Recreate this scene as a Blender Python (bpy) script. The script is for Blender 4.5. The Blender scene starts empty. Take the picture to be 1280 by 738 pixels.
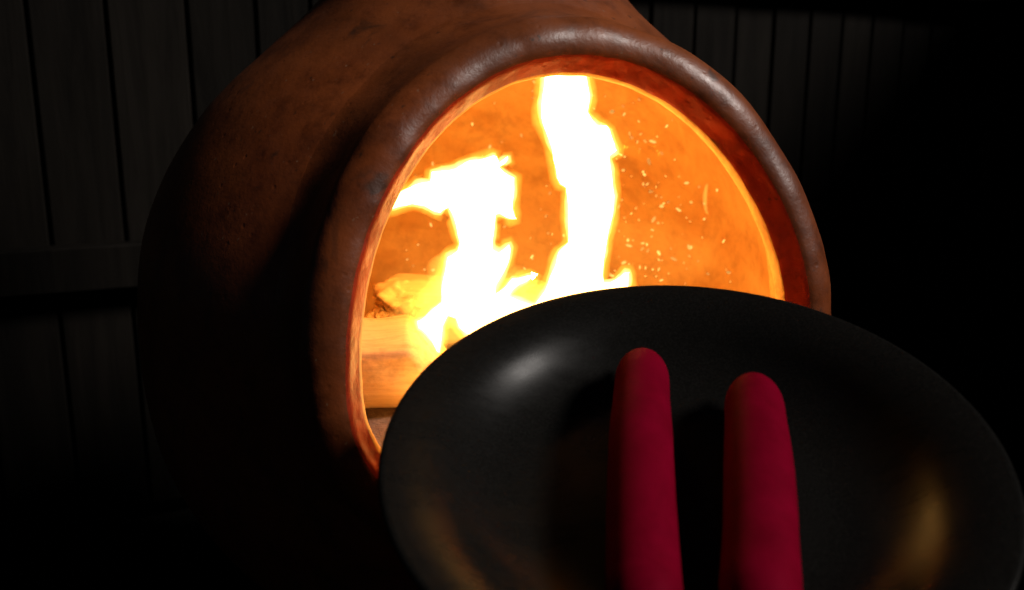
import bpy, bmesh, math, random
from mathutils import Vector, Matrix, noise
from mathutils.geometry import delaunay_2d_cdt
import numpy as np

sc = bpy.context.scene
COL = sc.collection
R = math.radians
random.seed(11)

# ------------------------------------------------------------------ camera
CAM_Z = 0.62
cam = bpy.data.objects.new('camera', bpy.data.cameras.new('camera'))
COL.objects.link(cam)
cam.location = (0, 0, CAM_Z)
cam.rotation_euler = (R(90 - 12), 0, 0)
cam.data.sensor_width = 36
cam.data.lens = 36 * 1100 / 1280
cam.data.clip_start = 0.02
cam.data.clip_end = 500
cam.data.dof.use_dof = True
cam.data.dof.focus_distance = 0.60
cam.data.dof.aperture_fstop = 7.0
sc.camera = cam

# ------------------------------------------------------------------ night sky and the weak light from the right
SUN_AZ = R(70)      # to the right of the direction that points back past the camera
SUN_EL = R(39)
SUN_DIR = Vector((math.sin(SUN_AZ) * math.cos(SUN_EL), -math.cos(SUN_AZ) * math.cos(SUN_EL), math.sin(SUN_EL)))
world = bpy.data.worlds.new('World')
sc.world = world
world.use_nodes = True
wn = world.node_tree.nodes
wl = world.node_tree.links
wn.clear()
wout = wn.new('ShaderNodeOutputWorld')
wbg = wn.new('ShaderNodeBackground')
sky = wn.new('ShaderNodeTexSky')
sky.sky_type = 'NISHITA'
sky.sun_disc = False
sky.sun_elevation = SUN_EL
sky.sun_rotation = math.atan2(SUN_DIR.x, SUN_DIR.y)
wbg.inputs['Strength'].default_value = 0.003
wl.new(sky.outputs[0], wbg.inputs['Color'])
wl.new(wbg.outputs[0], wout.inputs['Surface'])

sun = bpy.data.objects.new('sun', bpy.data.lights.new('sun', 'SUN'))
COL.objects.link(sun)
sun.location = SUN_DIR * 6
sun.rotation_euler = SUN_DIR.to_track_quat('Z', 'Y').to_euler()
sun.data.energy = 2.4
sun.data.angle = R(13)
sun.data.color = (1.0, 0.93, 0.87)

sc.view_settings.view_transform = 'Standard'
sc.view_settings.look = 'None'
sc.view_settings.gamma = 1
sc.view_settings.exposure = 0
sc.view_settings.use_curve_mapping = False
sc.render.engine = 'CYCLES'
sc.cycles.use_denoising = True
sc.cycles.max_bounces = 8
sc.cycles.diffuse_bounces = 4
sc.cycles.sample_clamp_indirect = 8
sc.cycles.caustics_reflective = False
sc.cycles.caustics_refractive = False


# ------------------------------------------------------------------ helpers
def tag(o, label=None, cat=None, group=None, kind=None):
    if label: o['label'] = label
    if cat: o['category'] = cat
    if group: o['group'] = group
    if kind: o['kind'] = kind
    return o


def empty(name, loc=(0, 0, 0)):
    o = bpy.data.objects.new(name, None)
    o.empty_display_size = 0.05
    o.location = loc
    COL.objects.link(o)
    return o


def link(name, me, mat, parent=None, smooth=True):
    o = bpy.data.objects.new(name, me)
    COL.objects.link(o)
    if mat and not me.materials:
        me.materials.append(mat)
    if smooth:
        me.polygons.foreach_set('use_smooth', [True] * len(me.polygons))
    if parent:
        o.parent = parent
        o.matrix_parent_inverse = Matrix.Translation(-parent.location)
    return o


def mesh(name, verts, faces):
    me = bpy.data.meshes.new(name)
    me.from_pydata([tuple(v) for v in verts], [], faces)
    me.update()
    return me


def fix_normals(me):
    bm = bmesh.new()
    bm.from_mesh(me)
    bmesh.ops.recalc_face_normals(bm, faces=bm.faces)
    bm.to_mesh(me)
    bm.free()
    me.update()
    return me


def box_mesh(name, x0, x1, y0, y1, z0, z1, bevel=0.0):
    bm = bmesh.new()
    bmesh.ops.create_cube(bm, size=1)
    for v in bm.verts:
        v.co = Vector(((x0 + x1) / 2 + v.co.x * (x1 - x0), (y0 + y1) / 2 + v.co.y * (y1 - y0), (z0 + z1) / 2 + v.co.z * (z1 - z0)))
    if bevel:
        bmesh.ops.bevel(bm, geom=list(bm.edges), offset=bevel, segments=1, affect='EDGES')
    me = bpy.data.meshes.new(name)
    bm.to_mesh(me)
    bm.free()
    return me


def lathe_mesh(name, prof, n=96, closed=False, wob=0.0, seed=0.0):
    """prof: (r, z) points; a point with r = 0 becomes a pole"""
    verts, rings = [], []
    for (r, z) in prof:
        if r < 1e-6:
            rings.append([len(verts)])
            verts.append((0, 0, z))
        else:
            ring = []
            for i in range(n):
                a = 2 * math.pi * i / n
                rr = r
                if wob:
                    rr += wob * noise.noise(Vector((math.cos(a) * 1.7 + seed, math.sin(a) * 1.7, z * 7)))
                ring.append(len(verts))
                verts.append((rr * math.cos(a), rr * math.sin(a), z))
            rings.append(ring)
    faces = []
    pairs = list(zip(rings[:-1], rings[1:]))
    if closed:
        pairs.append((rings[-1], rings[0]))
    for A, B in pairs:
        if len(A) == 1 and len(B) == 1:
            continue
        for i in range(n):
            j = (i + 1) % n
            if len(A) == 1:
                faces.append((A[0], B[i], B[j]))
            elif len(B) == 1:
                faces.append((A[i], A[j], B[0]))
            else:
                faces.append((A[i], A[j], B[j], B[i]))
    return fix_normals(mesh(name, verts, faces))


def tube_mesh(name, path, radii, n=16, squash=None):
    """tube round a path with closed, rounded ends when the end radii are small"""
    pts = [Vector(p) for p in path]
    verts, faces = [], []
    up = Vector((0, 0, 1))
    for i, p in enumerate(pts):
        t = (pts[min(i + 1, len(pts) - 1)] - pts[max(i - 1, 0)]).normalized()
        ref = up if abs(t.dot(up)) < 0.95 else Vector((0, 1, 0))
        a = t.cross(ref).normalized()
        b = a.cross(t).normalized()
        for k in range(n):
            ang = 2 * math.pi * k / n
            s = squash or (1, 1)
            verts.append(p + (a * math.cos(ang) * s[0] + b * math.sin(ang) * s[1]) * radii[i])
    for i in range(len(pts) - 1):
        for k in range(n):
            j = (k + 1) % n
            faces.append((i * n + k, i * n + j, (i + 1) * n + j, (i + 1) * n + k))
    faces.append(tuple(range(n - 1, -1, -1)))
    faces.append(tuple((len(pts) - 1) * n + k for k in range(n)))
    return fix_normals(mesh(name, verts, faces))


def interp(tab, x):
    xs = [t[0] for t in tab]
    ys = [t[1] for t in tab]
    return float(np.interp(x, xs, ys))


def smooth_table(tab, n=90):
    """Catmull-Rom through (z, r) pairs"""
    out = []
    P = [tab[0]] + list(tab) + [tab[-1]]
    seg = len(tab) - 1
    for s in range(seg):
        p0, p1, p2, p3 = [np.array(P[s + k], float) for k in range(4)]
        m = max(2, n // seg)
        for i in range(m):
            t = i / m
            q = 0.5 * ((2 * p1) + (-p0 + p2) * t + (2 * p0 - 5 * p1 + 4 * p2 - p3) * t * t + (-p0 + 3 * p1 - 3 * p2 + p3) * t ** 3)
            out.append((q[0], max(q[1], 0.0)))
    out.append(tuple(map(float, tab[-1])))
    return out


# ------------------------------------------------------------------ materials
class NT:
    def __init__(self, name):
        self.m = bpy.data.materials.new(name)
        self.m.use_nodes = True
        self.t = self.m.node_tree
        self.t.nodes.clear()
        self.out = self.n('ShaderNodeOutputMaterial')

    def n(self, kind, **kw):
        nd = self.t.nodes.new(kind)
        for k, v in kw.items():
            if k in nd.inputs:
                nd.inputs[k].default_value = v
            else:
                setattr(nd, k, v)
        return nd

    def l(self, a, b):
        self.t.links.new(a, b)

    def coords(self, scale=(1, 1, 1)):
        tc = self.n('ShaderNodeTexCoord')
        mp = self.n('ShaderNodeMapping')
        mp.inputs['Scale'].default_value = scale
        self.l(tc.outputs['Object'], mp.inputs['Vector'])
        return mp.outputs[0]

    def noise(self, vec, scale, detail=6, rough=0.6, dist=0.0):
        nd = self.n('ShaderNodeTexNoise')
        nd.inputs['Scale'].default_value = scale
        nd.inputs['Detail'].default_value = detail
        nd.inputs['Roughness'].default_value = rough
        nd.inputs['Distortion'].default_value = dist
        self.l(vec, nd.inputs['Vector'])
        return nd.outputs['Fac']

    def ramp(self, fac, stops):
        nd = self.n('ShaderNodeValToRGB')
        el = nd.color_ramp.elements
        while len(el) > 1:
            el.remove(el[-1])
        el[0].position = stops[0][0]
        el[0].color = stops[0][1] if len(stops[0][1]) == 4 else (*stops[0][1], 1)
        for p, c in stops[1:]:
            e = el.new(p)
            e.color = c if len(c) == 4 else (*c, 1)
        self.l(fac, nd.inputs[0])
        return nd.outputs[0]

    def mix(self, fac, a, b, mode='MIX'):
        nd = self.n('ShaderNodeMix', data_type='RGBA', blend_type=mode)
        for sock, val in ((nd.inputs[0], fac), (nd.inputs[6], a), (nd.inputs[7], b)):
            if hasattr(val, 'node'):
                self.l(val, sock)
            else:
                sock.default_value = val if not isinstance(val, tuple) else (*val, 1)
        return nd.outputs[2]

    def bump(self, height, strength, dist, normal=None):
        nd = self.n('ShaderNodeBump')
        nd.inputs['Strength'].default_value = strength
        nd.inputs['Distance'].default_value = dist
        self.l(height, nd.inputs['Height'])
        if normal is not None:
            self.l(normal, nd.inputs['Normal'])
        return nd.outputs[0]

    def principled(self, color, rough, normal=None, spec=0.5, **kw):
        p = self.n('ShaderNodeBsdfPrincipled')
        for sock, val in ((p.inputs['Base Color'], color), (p.inputs['Roughness'], rough)):
            if hasattr(val, 'node'):
                self.l(val, sock)
            else:
                sock.default_value = (*val, 1) if isinstance(val, tuple) else val
        p.inputs['Specular IOR Level'].default_value = spec
        for k, v in kw.items():
            p.inputs[k.replace('_', ' ')].default_value = v
        if normal is not None:
            self.l(normal, p.inputs['Normal'])
        self.l(p.outputs[0], self.out.inputs['Surface'])
        return p


def clay_material(name='fired_clay', tint=None):
    k = NT(name)
    v = k.coords()
    big = k.noise(v, 5.0, 5, 0.6, 0.4)
    col = k.ramp(big, [(0.30, (0.14, 0.030, 0.008)), (0.5, (0.23, 0.054, 0.0125)), (0.72, (0.30, 0.078, 0.020))])
    mott = k.noise(v, 38, 6, 0.7)
    col = k.mix(0.85, col, k.ramp(mott, [(0.30, (0.42, 0.38, 0.34)), (0.5, (1, 1, 1)), (0.72, (1.2, 1.22, 1.2))]), 'MULTIPLY')
    # chalky specks and large smoky stains
    chalk = k.ramp(k.noise(v, 210, 2, 0.5), [(0.70, (0, 0, 0)), (0.76, (0.55, 0.55, 0.55))])
    col = k.mix(chalk, col, (0.30, 0.17, 0.10))
    smoke = k.ramp(k.noise(v, 3.2, 6, 0.65, 0.8), [(0.48, (0, 0, 0)), (0.68, (0.7, 0.7, 0.7))])
    col = k.mix(smoke, col, (0.058, 0.018, 0.0065))
    # soot-dark pocks
    spots = k.noise(v, 17, 3, 0.5, 1.2)
    fine = k.noise(v, 130, 2, 0.5)
    spotm = k.ramp(spots, [(0.64, (0, 0, 0)), (0.72, (1, 1, 1))])
    finem = k.ramp(fine, [(0.70, (0, 0, 0)), (0.77, (1, 1, 1))])
    dark = k.mix(1.0, spotm, finem, 'LIGHTEN')
    mul = k.n('ShaderNodeMath', operation='MULTIPLY')
    mul.inputs[1].default_value = 0.72
    k.l(dark, mul.inputs[0])
    col = k.mix(mul.outputs[0], col, (0.038, 0.018, 0.010))
    if tint:
        col = k.mix(1.0, col, tint, 'MULTIPLY')
    grain = k.noise(v, 320, 3, 0.6)
    rough = k.ramp(k.noise(v, 60, 5, 0.7), [(0.3, (0.32, 0.32, 0.32)), (0.7, (0.48, 0.48, 0.48))])
    n1 = k.bump(grain, 0.2, 0.0008)
    n2 = k.bump(k.noise(v, 46, 5, 0.65), 0.16, 0.004, n1)
    pit = k.n('ShaderNodeTexVoronoi')
    pit.inputs['Scale'].default_value = 62
    k.l(v, pit.inputs['Vector'])
    pith = k.ramp(pit.outputs['Distance'], [(0.0, (0, 0, 0)), (0.13, (1, 1, 1))])
    n3 = k.bump(pith, 0.15, 0.002, n2)
    k.principled(col, rough, n3, 0.5)
    return k.m


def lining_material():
    k = NT('brightened_clay_lining')  # clay made paler here so the firelit chamber comes out brighter
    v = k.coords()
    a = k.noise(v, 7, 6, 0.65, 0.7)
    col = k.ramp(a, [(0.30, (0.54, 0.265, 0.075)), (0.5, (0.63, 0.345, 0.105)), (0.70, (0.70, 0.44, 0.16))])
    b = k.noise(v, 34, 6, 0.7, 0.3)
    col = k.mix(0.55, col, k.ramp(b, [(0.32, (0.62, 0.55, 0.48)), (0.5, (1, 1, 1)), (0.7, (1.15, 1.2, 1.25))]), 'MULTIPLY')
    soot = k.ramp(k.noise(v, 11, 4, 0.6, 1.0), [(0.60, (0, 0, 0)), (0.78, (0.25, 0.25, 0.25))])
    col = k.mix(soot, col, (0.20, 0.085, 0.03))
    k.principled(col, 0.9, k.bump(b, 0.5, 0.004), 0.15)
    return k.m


def plain(name, color, rough, spec=0.5, vary=0.25, scale=30, bump=0.1, metallic=0.0, stretch=(1, 1, 1)):
    k = NT(name)
    v = k.coords(stretch)
    lo = tuple(c * (1 - vary) for c in color)
    hi = tuple(min(1, c * (1 + vary)) for c in color)
    nz = k.noise(v, scale, 6, 0.65)
    col = k.ramp(nz, [(0.3, lo), (0.7, hi)])
    nrm = k.bump(k.noise(v, scale * 5, 4, 0.6), bump, 0.002)
    k.principled(col, rough, nrm, spec, Metallic=metallic)
    return k.m


def wood_material(name, lo, hi, rough):
    k = NT(name)
    v = k.coords((9, 9, 0.7))
    info = k.n('ShaderNodeObjectInfo')
    add = k.n('ShaderNodeVectorMath', operation='ADD')
    cmb = k.n('ShaderNodeCombineXYZ')
    mul = k.n('ShaderNodeMath', operation='MULTIPLY')
    mul.inputs[1].default_value = 37
    k.l(info.outputs['Random'], mul.inputs[0])
    k.l(mul.outputs[0], cmb.inputs[0])
    k.l(mul.outputs[0], cmb.inputs[2])
    k.l(v, add.inputs[0])
    k.l(cmb.outputs[0], add.inputs[1])
    g = k.noise(add.outputs[0], 4.5, 8, 0.7, 0.6)
    col = k.ramp(g, [(0.28, lo), (0.72, hi)])
    tone = k.ramp(info.outputs['Random'], [(0, (0.65, 0.65, 0.65)), (1, (1.2, 1.2, 1.2))])
    col = k.mix(1.0, col, tone, 'MULTIPLY')
    vv = k.n('ShaderNodeTexVoronoi')
    vv.inputs['Scale'].default_value = 0.8
    k.l(add.outputs[0], vv.inputs['Vector'])
    knot = k.ramp(vv.outputs['Distance'], [(0.03, (0.2, 0.2, 0.2)), (0.09, (1, 1, 1))])
    col = k.mix(1.0, col, knot, 'MULTIPLY')
    k.principled(col, rough, k.bump(g, 0.5, 0.004), 0.06)
    return k.m


def flame_core_material():
    k = NT('flame_core')
    e = k.n('ShaderNodeEmission')
    e.inputs['Color'].default_value = (1.0, 0.50, 0.12, 1)
    e.inputs['Strength'].default_value = 17
    k.l(e.outputs[0], k.out.inputs['Surface'])
    return k.m


def volume_fire(name, color, strength):
    k = NT(name)
    e = k.n('ShaderNodeEmission')
    e.inputs['Color'].default_value = (*color, 1)
    e.inputs['Strength'].default_value = strength
    k.l(e.outputs[0], k.out.inputs['Volume'])
    return k.m


def emit(name, color, strength):
    k = NT(name)
    e = k.n('ShaderNodeEmission')
    e.inputs['Color'].default_value = (*color, 1)
    e.inputs['Strength'].default_value = strength
    k.l(e.outputs[0], k.out.inputs['Surface'])
    return k.m


def pan_material():
    k = NT('black_nonstick_coating')
    v = k.coords()
    spk = k.noise(v, 900, 2, 0.5)
    col = k.ramp(spk, [(0.4, (0.006, 0.0057, 0.0051)), (0.75, (0.012, 0.0114, 0.0104))])
    rough = k.ramp(k.noise(k.coords((1, 2.5, 1)), 22, 7, 0.75, 0.6), [(0.3, (0.22, 0.22, 0.22)), (0.7, (0.35, 0.35, 0.35))])
    k.principled(col, rough, k.bump(spk, 0.05, 0.0004), 0.115)
    return k.m


def sausage_material():
    k = NT('red_sausage_skin')
    v = k.coords()
    nz = k.noise(v, 60, 5, 0.6)
    col = k.ramp(nz, [(0.3, (0.155, 0.0005, 0.0110)), (0.7, (0.200, 0.0007, 0.0160))])
    wr = k.noise(k.coords((1, 1, 0.25)), 240, 4, 0.6)
    blot = k.noise(v, 24, 4, 0.7, 0.6)
    col = k.mix(1.0, col, k.ramp(blot, [(0.34, (0.86, 0.85, 0.85)), (0.52, (1, 1, 1)), (0.72, (1.08, 1.1, 1.15))]), 'MULTIPLY')
    fold = k.bump(k.noise(k.coords((1, 5, 1)), 26, 3, 0.5), 0.10, 0.003)
    k.principled(col, k.ramp(blot, [(0.3, (0.55, 0.55, 0.55)), (0.7, (0.7, 0.7, 0.7))]), k.bump(wr, 0.12, 0.0010, fold), 0.015)
    return k.m


def log_material():
    k = NT('burning_log_wood')
    v = k.coords((1, 9, 9))
    g = k.noise(v, 12, 8, 0.7, 0.8)
    col = k.ramp(g, [(0.3, (0.42, 0.24, 0.09)), (0.5, (0.55, 0.34, 0.14)), (0.75, (0.62, 0.41, 0.18))])
    ch = k.noise(k.coords(), 22, 5, 0.7)
    col = k.mix(k.ramp(ch, [(0.55, (0, 0, 0)), (0.80, (0.7, 0.7, 0.7))]), col, (0.03, 0.02, 0.015))
    k.principled(col, 0.85, k.bump(g, 0.3, 0.003), 0.2)
    return k.m


M_CLAY = clay_material()
M_THROAT = clay_material('fire_tinted_sooty_clay', (2.0, 0.68, 0.48))  # red of the firelight tinted into the throat's clay colour
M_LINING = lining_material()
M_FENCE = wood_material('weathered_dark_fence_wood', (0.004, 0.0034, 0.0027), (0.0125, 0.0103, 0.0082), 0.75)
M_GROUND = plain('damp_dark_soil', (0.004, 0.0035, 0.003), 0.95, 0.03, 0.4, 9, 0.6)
M_PAN = pan_material()
M_IRON = plain('black_iron', (0.02, 0.019, 0.018), 0.5, 0.5, 0.3, 40, 0.2, 0.6)
M_SAUS = sausage_material()
M_LOG = log_material()
M_ASH = plain('pale_wood_ash', (0.17, 0.115, 0.085), 0.95, 0.1, 0.5, 35, 0.9)
M_COAL = plain('charred_wood', (0.06, 0.04, 0.03), 0.9, 0.2, 0.6, 60, 0.9)
M_CORE = flame_core_material()
M_SHEATH = volume_fire('flame_fringe', (1.0, 0.40, 0.035), 36)
M_INNER = volume_fire('flame_inner_fringe', (1.0, 0.60, 0.20), 110)
M_VEIL = volume_fire('flame_veil', (1.0, 0.40, 0.05), 40)
M_SPARK = emit('spark_glow', (1.0, 0.46, 0.10), 3.0)
_t = M_SPARK.node_tree
_i = _t.nodes.new('ShaderNodeObjectInfo')
_m = _t.nodes.new('ShaderNodeMapRange')
_m.inputs['To Min'].default_value = 0.6
_m.inputs['To Max'].default_value = 1.9
_t.links.new(_i.outputs['Random'], _m.inputs['Value'])
_t.links.new(_m.outputs[0], [n for n in _t.nodes if n.type == 'EMISSION'][0].inputs['Strength'])
M_WISP = volume_fire('wisp_fire', (1.0, 0.5, 0.08), 90)
M_STUMP = plain('rough_dark_bark', (0.05, 0.035, 0.024), 0.9, 0.2, 0.5, 14, 1.0, 0.0, (3, 3, 0.6))
M_CUT = plain('sawn_wood_face', (0.16, 0.11, 0.065), 0.8, 0.2, 0.35, 30, 0.5)

# ------------------------------------------------------------------ ground
g = link('ground', mesh('ground', [(-40, -40, 0), (40, -40, 0), (40, 40, 0), (-40, 40, 0)], [(0, 1, 2, 3)]), M_GROUND, smooth=False)
tag(g, kind='structure')

# ------------------------------------------------------------------ fence (recedes towards the right)
FA = R(25)
F_ORG = Vector((0, 1.5, 0))
F_DIR = Vector((math.cos(FA), math.sin(FA), 0))
fence = empty('wooden_fence', F_ORG)
fence.rotation_euler = (0, 0, FA)
tag(fence, 'dark weathered fence of upright boards behind the clay chiminea', 'fence')


def fence_part(name, me):
    o = bpy.data.objects.new(name, me)
    COL.objects.link(o)
    o.parent = fence
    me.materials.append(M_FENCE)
    return o


seams = [-0.702, -0.607, -0.503, -0.409, -0.330]
s = seams[0]
left = []
while s > -1.5:
    s -= random.uniform(0.088, 0.104)
    left.insert(0, s)
s = seams[-1]
right = []
while s < 3.0:
    s += random.uniform(0.080, 0.094)
    right.append(s)
seams = left + seams + right
for a, b in zip(seams[:-1], seams[1:]):
    dy = random.uniform(-0.002, 0.002)
    me = box_mesh('board', a + 0.0024, b - 0.0024, dy, dy + 0.018, 0.03, 1.78 + random.uniform(-0.01, 0.01), 0.0022)
    fence_part('board', me)
for a in seams[1:-1]:
    fence_part('batten', box_mesh('batten', a - 0.014, a + 0.014, 0.0212, 0.0300, 0.03, 1.76))
for z0, z1 in ((0.372, 0.435), (0.835, 0.90), (1.55, 1.615)):
    fence_part('rail', box_mesh('rail', seams[0], seams[-1], -0.0385, -0.0035, z0, z1, 0.003))
for sx in (-1.3, 0.55, 2.4):
    fence_part('post', box_mesh('post', sx - 0.045, sx + 0.045, 0.0310, 0.1210, 0.0, 1.86, 0.004))

# unseen run of boards, added out of view at right to shade the fence
side = empty('shade_fence', (1.62, 0.4, 0))
tag(side, 'added unseen run of dark boards on the right, shading the fence', 'fence')
yy = 0.0
while yy < 1.75:
    w_ = random.uniform(0.085, 0.098)
    o = bpy.data.objects.new('board', box_mesh('board', 0, 0.018, yy + 0.0024, yy + w_ - 0.0024, 0.03, 1.50 + random.uniform(-0.01, 0.01), 0.0022))
    o.data.materials.append(M_FENCE)
    COL.objects.link(o)
    o.parent = side
    yy += w_
for z0, z1 in ((0.372, 0.435), (1.15, 1.215)):
    o = bpy.data.objects.new('rail', box_mesh('rail', -0.0385, -0.0035, 0, yy, z0, z1, 0.003))
    o.data.materials.append(M_FENCE)
    COL.objects.link(o)
    o.parent = side

# ------------------------------------------------------------------ chiminea
BX, BY = -0.033, 0.825
chim = empty('clay_chiminea', (BX, BY, 0))
tag(chim, 'round terracotta chiminea with a wide arched mouth and a fire inside', 'chiminea')
TH = 0.026
PROF = [(0.135, 0.0), (0.136, 0.07), (0.15, 0.125), (0.19, 0.195), (0.25, 0.253), (0.33, 0.291), (0.42, 0.302), (0.50, 0.295),
        (0.56, 0.272), (0.61, 0.240), (0.64, 0.213), (0.667, 0.183), (0.71, 0.137), (0.745, 0.119), (0.80, 0.109), (0.90, 0.104)]
OUTP = smooth_table(PROF, 84)
r_out = lambda z: interp(OUTP, z)
r_in = lambda z: max(0.01, r_out(z) - TH)
outer = [(r, z) for z, r in OUTP]
inner = [(max(r - TH, 0.0), z) for z, r in OUTP if z > 0.17]
prof = outer + inner[::-1]
prof[0] = (0.0, prof[0][1])
prof.append((0.0, 0.17))
body_me = lathe_mesh('body', prof, 128, False, 0.004, 3.0)

# mouth frame: axis points towards the camera and to the right
AL = R(15)
MV = Vector((math.sin(AL), -math.cos(AL), 0))
SV = Vector((math.cos(AL), math.sin(AL), 0))
W0, MZ = 0.0178, 0.458
HW, HT, HB = 0.1538, 0.184, 0.094


def mouth_uv(phi, t=0.0):
    """outline of the mouth pushed outwards by t"""
    def pt(p):
        c, s = math.cos(p), math.sin(p)
        if s >= 0:
            return Vector((HW * c, HT * s))
        e = 2 / 2.7
        return Vector((HW * math.copysign(abs(c) ** e, c), -HB * abs(s) ** e))
    p = pt(phi)
    d = pt(phi + 0.01) - pt(phi - 0.01)
    nrm = Vector((d.y, -d.x)).normalized()
    return p + nrm * t


def mouth_pt(u, v, a):
    return Vector((0, 0, MZ + v)) + MV * a + SV * (W0 + u)


def a_surf(u, v, fn):
    r = fn(MZ + v)
    w = W0 + u
    return math.sqrt(max(r * r - w * w, 0.0016))


NPHI = 300
PH = [2 * math.pi * i / NPHI for i in range(NPHI)]
# cut the hole through the body
cv, cf = [], []
for a in (0.06, 0.45):
    for p in PH:
        q = mouth_uv(p, 0.034)
        cv.append(mouth_pt(q.x, q.y, a))
for i in range(NPHI):
    j = (i + 1) % NPHI
    cf.append((i, j, NPHI + j, NPHI + i))
cf.append(tuple(range(NPHI)))
cf.append(tuple(range(2 * NPHI - 1, NPHI - 1, -1)))
cut = bpy.data.objects.new('cutter', fix_normals(mesh('cutter', cv, cf)))
tmp = bpy.data.objects.new('tmp', body_me)
COL.objects.link(cut)
COL.objects.link(tmp)
md = tmp.modifiers.new('b', 'BOOLEAN')
md.operation = 'DIFFERENCE'
md.solver = 'EXACT'
md.object = cut
dg = bpy.context.evaluated_depsgraph_get()
body_cut = bpy.data.meshes.new_from_object(tmp.evaluated_get(dg))
bpy.data.objects.remove(tmp)
bpy.data.objects.remove(cut)


def child(name, me, mat, parent, smooth=True):
    o = bpy.data.objects.new(name, me)
    COL.objects.link(o)
    me.materials.clear()
    me.materials.append(mat)
    if smooth:
        me.polygons.foreach_set('use_smooth', [True] * len(me.polygons))
    o.parent = parent
    return o


body = child('body', body_cut, M_CLAY, chim)
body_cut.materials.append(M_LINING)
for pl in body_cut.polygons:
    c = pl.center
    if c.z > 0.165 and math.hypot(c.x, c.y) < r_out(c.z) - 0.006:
        pl.material_index = 1  # chamber faces take the paler, brightened clay

# rolled collar round the mouth
verts, faces = [], []
npr = None
for p in PH:
    prof_c = []
    q0 = mouth_uv(p, 0.0)
    wob = 0.0024 * noise.noise(Vector((math.cos(p) * 2.2, math.sin(p) * 2.2, 4.1))) + 0.0007 * noise.noise(Vector((math.cos(p) * 7, math.sin(p) * 7, 1.3)))
    qi = mouth_uv(p, 0.006)
    ae = a_surf(qi.x, qi.y, r_out) + 0.008 + wob
    # thin inner edge, flared throat, crest, broad shoulder down to the pot
    for (t, a) in ((0.037, -0.034), (0.016, -0.016), (0.0055, -0.0070), (0.0018, -0.0042), (0.0004, -0.0030), (0.0, -0.0018), (0.0002, 0.0002), (0.0011, 0.0036), (0.0019, 0.0047)):
        prof_c.append((t, ae + a - (0.0030 * max(0.0, math.cos(p)) if a < 0 else 0.0)))
    lip_n = len(prof_c) - 1
    RR = 0.0110 + wob
    tc, acn = 0.0160 + 0.0045 * max(0.0, math.cos(p - 0.4)), ae + 0.0046
    th0 = R(50)
    ts, as_ = tc - RR * math.cos(th0), acn + RR * math.sin(th0)
    for k in range(1, 6):
        f = k / 6
        prof_c.append((0.0019 * (1 - f) + ts * f, (ae + 0.0047) * (1 - f) + as_ * f))
    for k in range(0, 9):
        th = th0 + (R(90) - th0) * k / 8
        prof_c.append((tc - RR * math.cos(th), acn + RR * math.sin(th)))
    top_a = acn + RR
    RO = 0.0225 + wob
    for k in range(1, 13):
        th = R(72) * k / 12
        prof_c.append((tc + RO * math.sin(th), top_a - RO * (1 - math.cos(th))))
    t1, a1 = prof_c[-1]
    q = mouth_uv(p, t1)
    h1 = a1 - a_surf(q.x, q.y, r_out)
    for k in range(1, 11):
        f = k / 10
        t = t1 + 0.020 * f ** 1.3
        q = mouth_uv(p, t)
        prof_c.append((t, a_surf(q.x, q.y, r_out) - 0.0025 * f + h1 * (1 - f) ** 2.2))
    npr = len(prof_c)
    for (t, a) in prof_c:
        q = mouth_uv(p, t)
        v_ = mouth_pt(q.x, q.y, a)
        rough_ = 1.0 if t < 0.014 else 0.45
        jag = Vector((noise.noise(v_ * 75), noise.noise(v_ * 75 + Vector((9, 0, 0))), noise.noise(v_ * 75 + Vector((0, 9, 0)))))
        fin = noise.noise(v_ * 210)
        verts.append(v_ + (jag * 0.0005 + MV * fin * 0.0005) * rough_)
for i in range(NPHI):
    j = (i + 1) % NPHI
    for k in range(npr - 1):
        faces.append((i * npr + k, i * npr + k + 1, j * npr + k + 1, j * npr + k))
collar_me = fix_normals(mesh('mouth_collar', verts, faces))
collar = child('mouth_collar', collar_me, M_CLAY, chim)
collar_me.materials.append(M_THROAT)
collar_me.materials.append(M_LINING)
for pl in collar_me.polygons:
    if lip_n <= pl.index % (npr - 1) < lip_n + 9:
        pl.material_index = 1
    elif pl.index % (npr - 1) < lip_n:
        pl.material_index = 2  # inner lip gets the paler clay too, painting its firelit edge brighter

# chimney neck above
neck = [(0.1045, 0.895), (0.106, 0.90), (0.106, 0.95), (0.114, 0.985), (0.121, 0.997), (0.122, 1.007), (0.112, 1.013),
        (0.100, 1.006), (0.090, 0.985), (0.083, 0.96), (0.0785, 0.895)]
child('chimney', lathe_mesh('chimney', neck, 64, True, 0.002, 8), M_CLAY, chim)

# iron stand
stand = empty('iron_stand', (BX, BY, 0))
tag(stand, 'black iron ring stand with legs carrying the clay chiminea', 'stand')
ring = []
for i in range(8):
    a = 2 * math.pi * i / 8
    ring.append((0.179 + 0.009 * math.cos(a), 0.155 + 0.009 * math.sin(a)))
child('ring', lathe_mesh('ring', ring, 64, True), M_IRON, stand)
for i in range(3):
    a = R(30 + 120 * i)
    c, sn = math.cos(a), math.sin(a)
    pth = [(0.185 * c, 0.185 * sn, 0.15), (0.20 * c, 0.20 * sn, 0.10), (0.225 * c, 0.225 * sn, 0.04), (0.25 * c, 0.25 * sn, 0.0085), (0.275 * c, 0.275 * sn, 0.0085)]
    child('leg', tube_mesh('leg', pth, [0.009] * 5, 10), M_IRON, stand)

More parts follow.
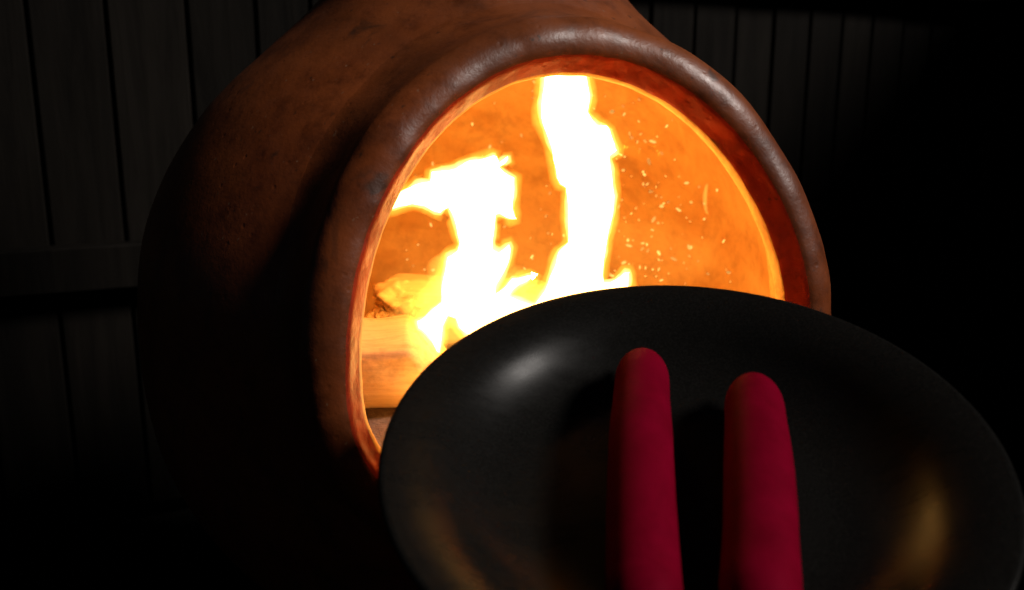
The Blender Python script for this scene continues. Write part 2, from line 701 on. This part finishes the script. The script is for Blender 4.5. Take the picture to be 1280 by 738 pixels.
# ------------------------------------------------------------------ ash, logs and coals in the chamber
ASH_Z = 0.368
prf = [(0.0, ASH_Z - 0.05)]
prf = [(0.255, ASH_Z - 0.05), (0.262, ASH_Z - 0.004), (0.24, ASH_Z), (0.20, ASH_Z + 0.006), (0.14, ASH_Z + 0.012), (0.07, ASH_Z + 0.016), (0.0, ASH_Z + 0.018)]
ash_me = lathe_mesh('ash_bed', prf, 72)
for v in ash_me.vertices:
    if v.co.z > ASH_Z - 0.02:
        v.co.z += 0.006 * noise.noise(v.co * 22) + 0.003 * noise.noise(v.co * 70)
ash = link('ash_bed', ash_me, M_ASH)
ash.location = (BX, BY, 0)
tag(ash, 'bed of pale ash under the burning logs', 'ash', kind='stuff')


def log_mesh(name, length, rad, cut_flat, seed, slant=0.0, n=26, rings=34):
    """split log along x: a rough bark round with two flat split faces"""
    verts, faces = [], []
    for i in range(rings + 1):
        x = -length / 2 + length * i / rings
        end = min(i, rings - i)
        es = 1.0 if end > 1 else (0.93 if end == 1 else 0.86)
        for k in range(n):
            a = 2 * math.pi * k / n
            y, z = math.cos(a) * rad, math.sin(a) * rad
            if z > rad * cut_flat:
                z = rad * cut_flat + 0.10 * (z - rad * cut_flat)
            if y < -rad * 0.72:
                y = -rad * 0.72 + 0.15 * (y + rad * 0.72)
            w = noise.noise(Vector((x * 9 + seed, y * 30, z * 30)))
            w2 = noise.noise(Vector((x * 40 + seed, y * 90, z * 90)))
            sc_ = es * (1 + 0.09 * w + 0.05 * w2)
            jx = 0.006 * noise.noise(Vector((seed, y * 60, z * 60))) if end == 0 else 0
            ridge = 0.004 * noise.noise(Vector((x * 22 + seed, 3.0, z * 14))) if z > rad * 0.4 else 0.0
            verts.append((x + jx - slant * z * (x + length / 2) / length, y * sc_, z * sc_ + ridge))
    for i in range(rings):
        for k in range(n):
            j = (k + 1) % n
            faces.append((i * n + k, i * n + j, (i + 1) * n + j, (i + 1) * n + k))
    for base, rev in ((0, True), (rings * n, False)):
        c = len(verts)
        ring = [Vector(verts[base + k]) for k in range(n)]
        verts.append(sum(ring, Vector()) / n)
        for k in range(n):
            faces.append((base + k, base + (k + 1) % n, c))
    return fix_normals(mesh(name, verts, faces))


def add_log(loc, rot, length, rad, flat, seed, label, slant=0.0):
    o = link('log', log_mesh('log', length, rad, flat, seed, slant), M_LOG)
    o.location = loc
    o.rotation_euler = rot
    tag(o, label, 'log', 'logs burning in the chamber')
    return o


add_log((-0.122, 0.682, 0.421), (R(18), R(1), R(6)), 0.125, 0.037, 0.62, 1.0, 'split log glowing yellow along its top, nearest the left of the mouth', 0.75)
add_log((-0.040, 0.812, 0.440), (R(8), R(4), R(6)), 0.155, 0.026, 0.9, 7.0, 'crumbly log behind the split log at the foot of the left flame')
add_log((0.075, 0.845, 0.408), (R(0), R(3), R(20)), 0.22, 0.032, 0.7, 12.0, 'log under the tall flame, hidden behind the black pan rim')
add_log((0.04, 0.700, 0.398), (R(10), R(0), R(-35)), 0.15, 0.024, 0.7, 21.0, 'thin log lowest in the fire, hidden behind the black pan')


def lump(name, rad, seed):
    bm = bmesh.new()
    bmesh.ops.create_icosphere(bm, subdivisions=4, radius=rad)
    for v in bm.verts:
        v.co *= 1 + 0.5 * noise.noise(v.co * (1.3 / rad) + Vector((seed, 0, 0))) + 0.3 * noise.noise(v.co * (3 / rad) + Vector((seed, 5, 0))) + 0.16 * noise.noise(v.co * (7 / rad) + Vector((seed, 9, 0)))
        v.co.z *= 0.75
    me = bpy.data.meshes.new(name)
    bm.to_mesh(me)
    bm.free()
    return me


for i, (x, y, z, r_, lab) in enumerate([
        (-0.104, 0.797, 0.449, 0.021, 'large crumbling ember at the left end of the crumbly log'),
        (-0.124, 0.789, 0.432, 0.0095, 'small ember below the large crumbling one, left of the flames'),
        (-0.13, 0.66, 0.381, 0.010, 'small dark coal on the ash in front of the split log'),
        (0.16, 0.78, 0.385, 0.022, 'coal on the ash right of the tall flame'),
        (0.11, 0.68, 0.382, 0.016, 'coal on the ash behind the pan rim')]):
    o = link('coal', lump('coal', r_, i * 3.7), M_COAL if i > 1 else M_LOG)
    o.location = (x, y, z)
    tag(o, lab, 'coal', 'coals in the fire')


# ------------------------------------------------------------------ flames
def seg_dist(P, poly):
    A = poly
    B = np.roll(poly, -1, axis=0)
    d = B - A
    L = (d * d).sum(1)
    best = np.full(len(P), 1e9)
    for i in range(len(A)):
        t = np.clip(((P - A[i]) @ d[i]) / max(L[i], 1e-12), 0, 1)
        q = A[i] + t[:, None] * d[i]
        best = np.minimum(best, np.hypot(*(P - q).T))
    return best


def inside(P, poly):
    x, y = P[:, 0], P[:, 1]
    r = np.zeros(len(P), bool)
    n = len(poly)
    j = n - 1
    for i in range(n):
        xi, yi = poly[i]
        xj, yj = poly[j]
        c = ((yi > y) != (yj > y)) & (x < (xj - xi) * (y - yi) / (yj - yi + 1e-15) + xi)
        r ^= c
        j = i
    return r


def refine(poly, step):
    out = []
    n = len(poly)
    for i in range(n):
        p0, p1, p2, p3 = poly[i - 1], poly[i], poly[(i + 1) % n], poly[(i + 2) % n]
        m = max(1, int(np.hypot(*(p2 - p1)) / step))
        for k in range(m):
            t = k / m
            cr = 0.5 * (2 * p1 + (p2 - p0) * t + (2 * p0 - 5 * p1 + 4 * p2 - p3) * t * t + (3 * p1 - p0 - 3 * p2 + p3) * t ** 3)
            out.append(0.5 * cr + 0.5 * (p1 * (1 - t) + p2 * t))
    return np.array(out)


def offset_poly(poly, amt):
    area = 0.5 * np.sum(poly[:, 0] * np.roll(poly[:, 1], -1) - np.roll(poly[:, 0], -1) * poly[:, 1])
    sg = 1 if area > 0 else -1
    d = np.roll(poly, -1, 0) - np.roll(poly, 1, 0)
    n = np.stack([d[:, 1], -d[:, 0]], 1) * sg
    n /= np.maximum(np.linalg.norm(n, axis=1, keepdims=True), 1e-9)
    return poly + n * amt


def flame_mesh(name, outline, y0, maxd, off=0.0, step=0.004, bend=0.012, seed=0.0, rag=1.0, lean=0.0):
    poly = refine(np.array(outline, float), step)
    if off:
        poly = offset_poly(poly, off)
    poly = poly + np.array([[0.0022 * noise.noise(Vector((p[0] * 110, p[1] * 60, seed + off * 300))), 0.0026 * noise.noise(Vector((p[0] * 90, p[1] * 90, seed + 7 + off * 300)))] for p in poly]) * rag
    lo, hi = poly.min(0), poly.max(0)
    gx, gz = np.meshgrid(np.arange(lo[0], hi[0], step), np.arange(lo[1], hi[1], step))
    P = np.stack([gx.ravel(), gz.ravel()], 1)
    P[:, 0] += (np.round((P[:, 1] - lo[1]) / step) % 2) * step * 0.5
    P = P[inside(P, poly)]
    P = P[seg_dist(P, poly) > step * 0.6]
    pts = [Vector(p) for p in poly] + [Vector(p) for p in P]
    n = len(poly)
    res = delaunay_2d_cdt(pts, [], [list(range(n))], 1, 1e-6)
    v2 = np.array([tuple(v) for v in res[0]])
    d = seg_dist(v2, poly)
    d[d < 1e-6] = 0
    dep = np.sqrt(np.clip(np.minimum(d, maxd) * (2 * maxd - np.minimum(d, maxd)), 0, None))
    verts, front, back = [], {}, {}
    for i, (x, z) in enumerate(v2):
        yb = y0 - lean * max(0.0, (z - 0.52) / 0.17) ** 1.3 + bend * math.sin(z * 24 + seed) + 0.006 * noise.noise(Vector((x * 30, z * 30, seed)))
        front[i] = len(verts)
        verts.append((x, yb - dep[i], z))
        if dep[i] == 0:
            back[i] = front[i]
        else:
            back[i] = len(verts)
            verts.append((x, yb + dep[i], z))
    faces = []
    for f in res[2]:
        faces.append(tuple(front[i] for i in f))
        b = tuple(back[i] for i in reversed(f))
        if set(b) != set(faces[-1]):
            faces.append(b)
    return fix_normals(mesh(name, verts, faces))


FLAME_A = [(-1091, 5404), (-1024, 5513), (-895, 5557), (-778, 5627), (-676, 5634), (-662, 5710), (-508, 5741), (-381, 5798), (-222, 5829), (-158, 5854), (-120, 5842), (-108, 5791), (-63, 5823), (-13, 5835), (-6, 5779), (-51, 5735), (-95, 5729), (-19, 5691), (45, 5659), (38, 5545), (19, 5417), (39, 5313), (-13, 5307), (-96, 5339), (-116, 5333), (-129, 5255), (-136, 5105), (-104, 5092), (-58, 5125), (-13, 5151), (13, 5092), (-13, 4974), (-59, 4848), (-118, 4742), (-59, 4802), (0, 4875), (111, 4881), (202, 4881), (170, 4822), (65, 4768), (0, 4715), (171, 4648), (329, 4547), (331, 4356), (0, 4254), (-331, 4322), (-449, 4438), (-461, 4520), (-513, 4540), (-541, 4479), (-556, 4322), (-591, 4205), (-625, 4185), (-662, 4322), (-707, 4391), (-779, 4438), (-791, 4506), (-691, 4574), (-590, 4661), (-580, 4862), (-545, 5040), (-467, 5086), (-440, 5125), (-465, 5223), (-501, 5352), (-520, 5404), (-540, 5372), (-579, 5346), (-643, 5359), (-719, 5404), (-802, 5417), (-899, 5404), (-996, 5378)]
FLAME_B = [(238, 6661), (312, 6794), (449, 6842), (538, 6734), (585, 6540), (601, 6381), (622, 6276), (605, 6164), (676, 6101), (740, 6076), (779, 6039), (855, 5843), (791, 5811), (833, 5664), (850, 5509), (847, 5353), (813, 5169), (778, 4957), (768, 4795), (860, 4822), (932, 4883), (991, 4890), (1001, 4768), (967, 4571), (737, 4399), (403, 4330), (67, 4399), (100, 4523), (213, 4660), (285, 4782), (343, 4957), (375, 5043), (453, 5110), (445, 5242), (429, 5412), (428, 5561), (382, 5587), (342, 5651), (309, 5830), (276, 5932), (211, 6076), (197, 6176), (209, 6344), (220, 6509)]


def make_flame(outline, y, seed, label, lean=0.0):
    o = [(x / 1e4, z / 1e4) for x, z in outline]
    base = empty('flame', (sum(p[0] for p in o) / len(o), y, min(p[1] for p in o)))
    tag(base, label, 'flame', 'flames in the chamber')
    link('core', flame_mesh('core', o, y, 0.022, -0.0022, 0.004, 0.008, seed, 1.0, lean), M_CORE, base)
    link('inner_fringe', flame_mesh('inner_fringe', o, y, 0.026, 0.0004, 0.004, 0.008, seed, 1.0, lean), M_INNER, base)
    link('outer_fringe', flame_mesh('outer_fringe', o, y, 0.030, 0.0046, 0.004, 0.008, seed, 1.0, lean), M_SHEATH, base)
    return base


make_flame(FLAME_A, 0.705, 0.3, 'white hot left flame with a sideways head shaped like a hammer')
make_flame(FLAME_B, 0.715, 1.9, 'tall white flame column rising to the top of the mouth', 0.02)

FLAME_C = [(-690, 3790), (-650, 3900), (-575, 3980), (-520, 4080), (-440, 4120), (-330, 4180), (-290, 4300), (-200, 4400), (-130, 4330), (-20, 4450), (60, 4520), (120, 4370), (210, 4450), (270, 4300), (290, 4160), (370, 4210), (380, 4060), (400, 3880), (200, 3790), (-200, 3770)]
make_flame(FLAME_C, 0.648, 2.7, 'low flame at the front of the fire, hidden behind the black pan')

# faint low fire around the foot of the flames
vm = lump('low_fire', 0.05, 9.0)
veil = link('low_fire', vm, M_VEIL)
veil.location = (-0.033, 0.715, 0.462)
veil.scale = (1.15, 0.5, 1.0)
tag(veil, 'hazy yellow low fire round the foot of the left flame', 'flame')

vm = lump('fire_haze', 0.085, 4.0)
hz = link('fire_haze', vm, volume_fire('fire_haze_glow', (1.0, 0.36, 0.04), 2.6))
hz.location = (0.02, 0.76, 0.478)
hz.scale = (1.6, 0.8, 1.05)
tag(hz, 'faint orange glow of burning gas round the lower flames', 'flame')

# ------------------------------------------------------------------ sparks and small licks of fire
WISP = [(1986, 5485), (1962, 5420), (1948, 5330), (1955, 5230), (1985, 5150), (2036, 5095), (2012, 5170), (2000, 5260), (1998, 5350), (2000, 5420)]
wo = link('flame_wisp', flame_mesh('flame_wisp', [(x / 1e4, z / 1e4) for x, z in WISP], 0.90, 0.004, 0, 0.0016, 0.002, 0, 0.0), M_WISP)
tag(wo, 'small crescent lick of fire right of the tall flame', 'flame')
SQ = [(1160, 5815), (1185, 5790), (1212, 5765), (1216, 5735), (1222, 5690), (1240, 5610), (1245, 5570), (1228, 5610), (1206, 5700), (1200, 5745), (1182, 5775)]
wo = link('flame_wisp', flame_mesh('flame_wisp', [(x / 1e4, z / 1e4) for x, z in SQ], 0.90, 0.003, 0, 0.0012, 0.002, 0, 0.0), M_WISP)
tag(wo, 'thin bent streak of fire close beside the tall flame', 'flame')

sbm = bmesh.new()
bmesh.ops.create_icosphere(sbm, subdivisions=1, radius=1.0)
spark_me = bpy.data.meshes.new('spark')
sbm.to_mesh(spark_me)
sbm.free()
spark_me.materials.append(M_SPARK)


def spark(loc, size, label, stretch=1.0, ang=0.0):
    o = bpy.data.objects.new('spark', spark_me)
    COL.objects.link(o)
    o.location = loc
    o.scale = (size, size, size * stretch)
    o.rotation_euler = (0, ang, 0)
    tag(o, label, 'spark', 'sparks in the fire chamber')


spark((0.1531, 0.90, 0.5216), 0.0026, 'brightest large spark midway between the tall flame and the crescent lick', 0.7)
spark((0.1001, 0.90, 0.6162), 0.0026, 'large spark near the top right of the tall flame', 0.8)
spark((0.2150, 0.91, 0.532), 0.0020, 'bright spark just right of the crescent lick of fire', 1.6, -0.3)
rs = random.Random(5)
cnt = 0
while cnt < 230:
    y = rs.uniform(0.84, 1.0)
    x = rs.uniform(-0.12, 0.27) if rs.random() < 0.35 else rs.uniform(0.08, 0.27)
    z = rs.uniform(0.44, 0.66)
    if math.hypot(x - BX, y - BY) > r_in(z) - 0.012:
        continue
    sz = rs.choice([0.0006, 0.0007, 0.0008, 0.0010, 0.0012, 0.0016])
    spark((x, y, z), sz, 'tiny glowing spark drifting before the orange back wall', rs.uniform(0.7, 2.6), rs.uniform(-1.4, 1.4))
    cnt += 1

# ------------------------------------------------------------------ black pan, tilted towards the camera
PC = Vector((0.0788, 0.381, CAM_Z - 0.148))
PT, PS = 0.332, 0.047
nx = Vector((math.cos(PS), 0, math.sin(PS)))
ny = Vector((0, math.cos(PT), math.sin(PT)))
nz = nx.cross(ny).normalized()
ny = nz.cross(nx).normalized()
PM = Matrix((nx, ny, nz)).transposed().to_4x4()
PM.translation = PC
DEP = 0.0322
pan = empty('frying_pan')
pan.matrix_world = PM
tag(pan, 'round black pan in front of the fire, holding two red sausages', 'pan')
ip = [(0.0, -DEP), (0.02, -DEP), (0.04, -DEP)]
r_, h_, SL = 0.064, -DEP, 42.0
ip.append((r_, h_))
for k in range(1, 17):                                  # floor curves up into the wall
    h_ += math.tan(R(SL) * (k - 0.5) / 16) * 0.044 / 16
    r_ += 0.044 / 16
    ip.append((r_, h_))
for k in range(1, 11):                                  # and the wall rolls out into the lip
    h_ += math.tan(R(SL - (SL - 8) * (k - 0.5) / 10)) * 0.0285 / 10
    r_ += 0.0285 / 10
    ip.append((r_, h_))
LIFT = -0.0006 - h_
ip = [(a, b + LIFT * max(0, (a - 0.064) / 0.0725)) for a, b in ip]
ip += [(0.1382, -0.0002), (0.1395, -0.0008), (0.1400, -0.002), (0.1392, -0.0036),
      (0.1360, -0.0048), (0.129, -0.0075), (0.121, -0.0125), (0.113, -0.0185), (0.103, -0.0255), (0.092, -0.0316), (0.080, -0.0342), (0.04, -0.0346), (0.0, -0.0346)]
child('pan_body', lathe_mesh('pan_body', ip, 160), M_PAN, pan)
hp = [(0, -0.128, -0.016), (0, -0.145, -0.014), (0, -0.175, -0.008), (0, -0.215, -0.002), (0, -0.255, 0.0), (0, -0.268, 0.0), (0, -0.272, 0.0)]
child('handle', tube_mesh('handle', hp, [0.013, 0.012, 0.011, 0.012, 0.012, 0.009, 0.003], 14, (1, 0.6)), M_IRON, pan)


def pan_pt(u, v, h):
    return Vector((u, v, h))


def make_sausage(p0, p1, rad, sag, label, seed):
    """p0 is the far tip"""
    a, b = Vector(p0), Vector(p1)
    n = 46
    path, rr = [], []
    L = (b - a).length
    side = (b - a).cross(Vector((0, 0, 1))).normalized()
    for i in range(n + 1):
        f = i / n
        s_ = f * L
        e = min(s_, L - s_)
        cap = 0.026
        q = min(e / cap, 1.0)
        rad_i = rad * (1 - (1 - q) ** 2.3) ** 0.52 if q < 1 else rad
        rad_i *= (0.90 + 0.10 * min(1, s_ / 0.07))
        rad_i *= 1 + 0.025 * noise.noise(Vector((s_ * 40, seed, 0)))
        path.append(a.lerp(b, f) + side * sag * math.sin(math.pi * f))
        rr.append(max(rad_i, 0.0016))
    root = empty('red_sausage')
    root.matrix_world = PM
    tag(root, label, 'sausage', 'red sausages in the pan')
    child('skin', tube_mesh('skin', path, rr, 28), M_SAUS, root)
    d = (a - b).normalized()
    for end, dd in ((a, d), (b, -d)):
        kp = [end - dd * 0.002 + Vector((0, 0, 0.001)), end + dd * 0.0012 + Vector((0, 0, 0.0012)), end + dd * 0.0026 + Vector((0, 0, 0.0018)), end + dd * 0.0034 + Vector((0, 0, 0.002))]
        child('end_knot', tube_mesh('end_knot', kp, [0.0034, 0.0026, 0.002, 0.0008], 10), M_SAUS, root)
    return root


make_sausage((-0.0065, 0.0840, -0.0120), (-0.0310, -0.098, -0.0150), 0.0153, 0.0015, 'red sausage on the left in the black pan, reaching farther up', 1.0)
make_sausage((0.0475, 0.0605, -0.0145), (0.0105, -0.100, -0.0150), 0.0158, -0.002, 'red sausage on the right in the black pan, with its tip lower', 4.0)

# ------------------------------------------------------------------ stump under the pan, its top sawn at a slant
stump = empty('tree_stump', (PC.x, PC.y, 0))
tag(stump, 'dark stump with a slanting sawn top under the black pan', 'stump')
top_c = PC - nz * 0.0352
SR = 0.072
verts, faces = [], []
N = 64
levels = 14
for lv in range(levels + 1):
    f = lv / levels
    for i in range(N):
        a = 2 * math.pi * i / N
        rr = SR * (1 + 0.30 * (1 - f) ** 3) + 0.005 * noise.noise(Vector((math.cos(a) * 3, math.sin(a) * 3, f * 2))) + 0.003 * noise.noise(Vector((math.cos(a) * 12, math.sin(a) * 12, f * 4)))
        x, y = rr * math.cos(a) + (top_c.x - PC.x) * f, rr * math.sin(a) + (top_c.y - PC.y) * f
        wx, wy = x + PC.x - top_c.x, y + PC.y - top_c.y
        zt = top_c.z - (nz.x * wx + nz.y * wy) / nz.z - 0.003
        verts.append((x, y, zt * f))
for lv in range(levels):
    for i in range(N):
        j = (i + 1) % N
        faces.append((lv * N + i, lv * N + j, (lv + 1) * N + j, (lv + 1) * N + i))
faces.append(tuple(range(N - 1, -1, -1)))
faces.append(tuple(levels * N + i for i in range(N)))
child('trunk', fix_normals(mesh('trunk', verts, faces)), M_STUMP, stump, False)
cv2, cf2 = [], []
for dz in (-0.0028, -0.0002):
    for i in range(N):
        x, y, _ = verts[levels * N + i]
        x2, y2 = (x - (top_c.x - PC.x)) * 0.93 + (top_c.x - PC.x), (y - (top_c.y - PC.y)) * 0.93 + (top_c.y - PC.y)
        wx, wy = x2 + PC.x - top_c.x, y2 + PC.y - top_c.y
        cv2.append((x2, y2, top_c.z - (nz.x * wx + nz.y * wy) / nz.z + dz))
for i in range(N):
    j = (i + 1) % N
    cf2.append((i, j, N + j, N + i))
cf2.append(tuple(range(N - 1, -1, -1)))
cf2.append(tuple(N + i for i in range(N)))
child('sawn_face', fix_normals(mesh('sawn_face', cv2, cf2)), M_CUT, stump, False)
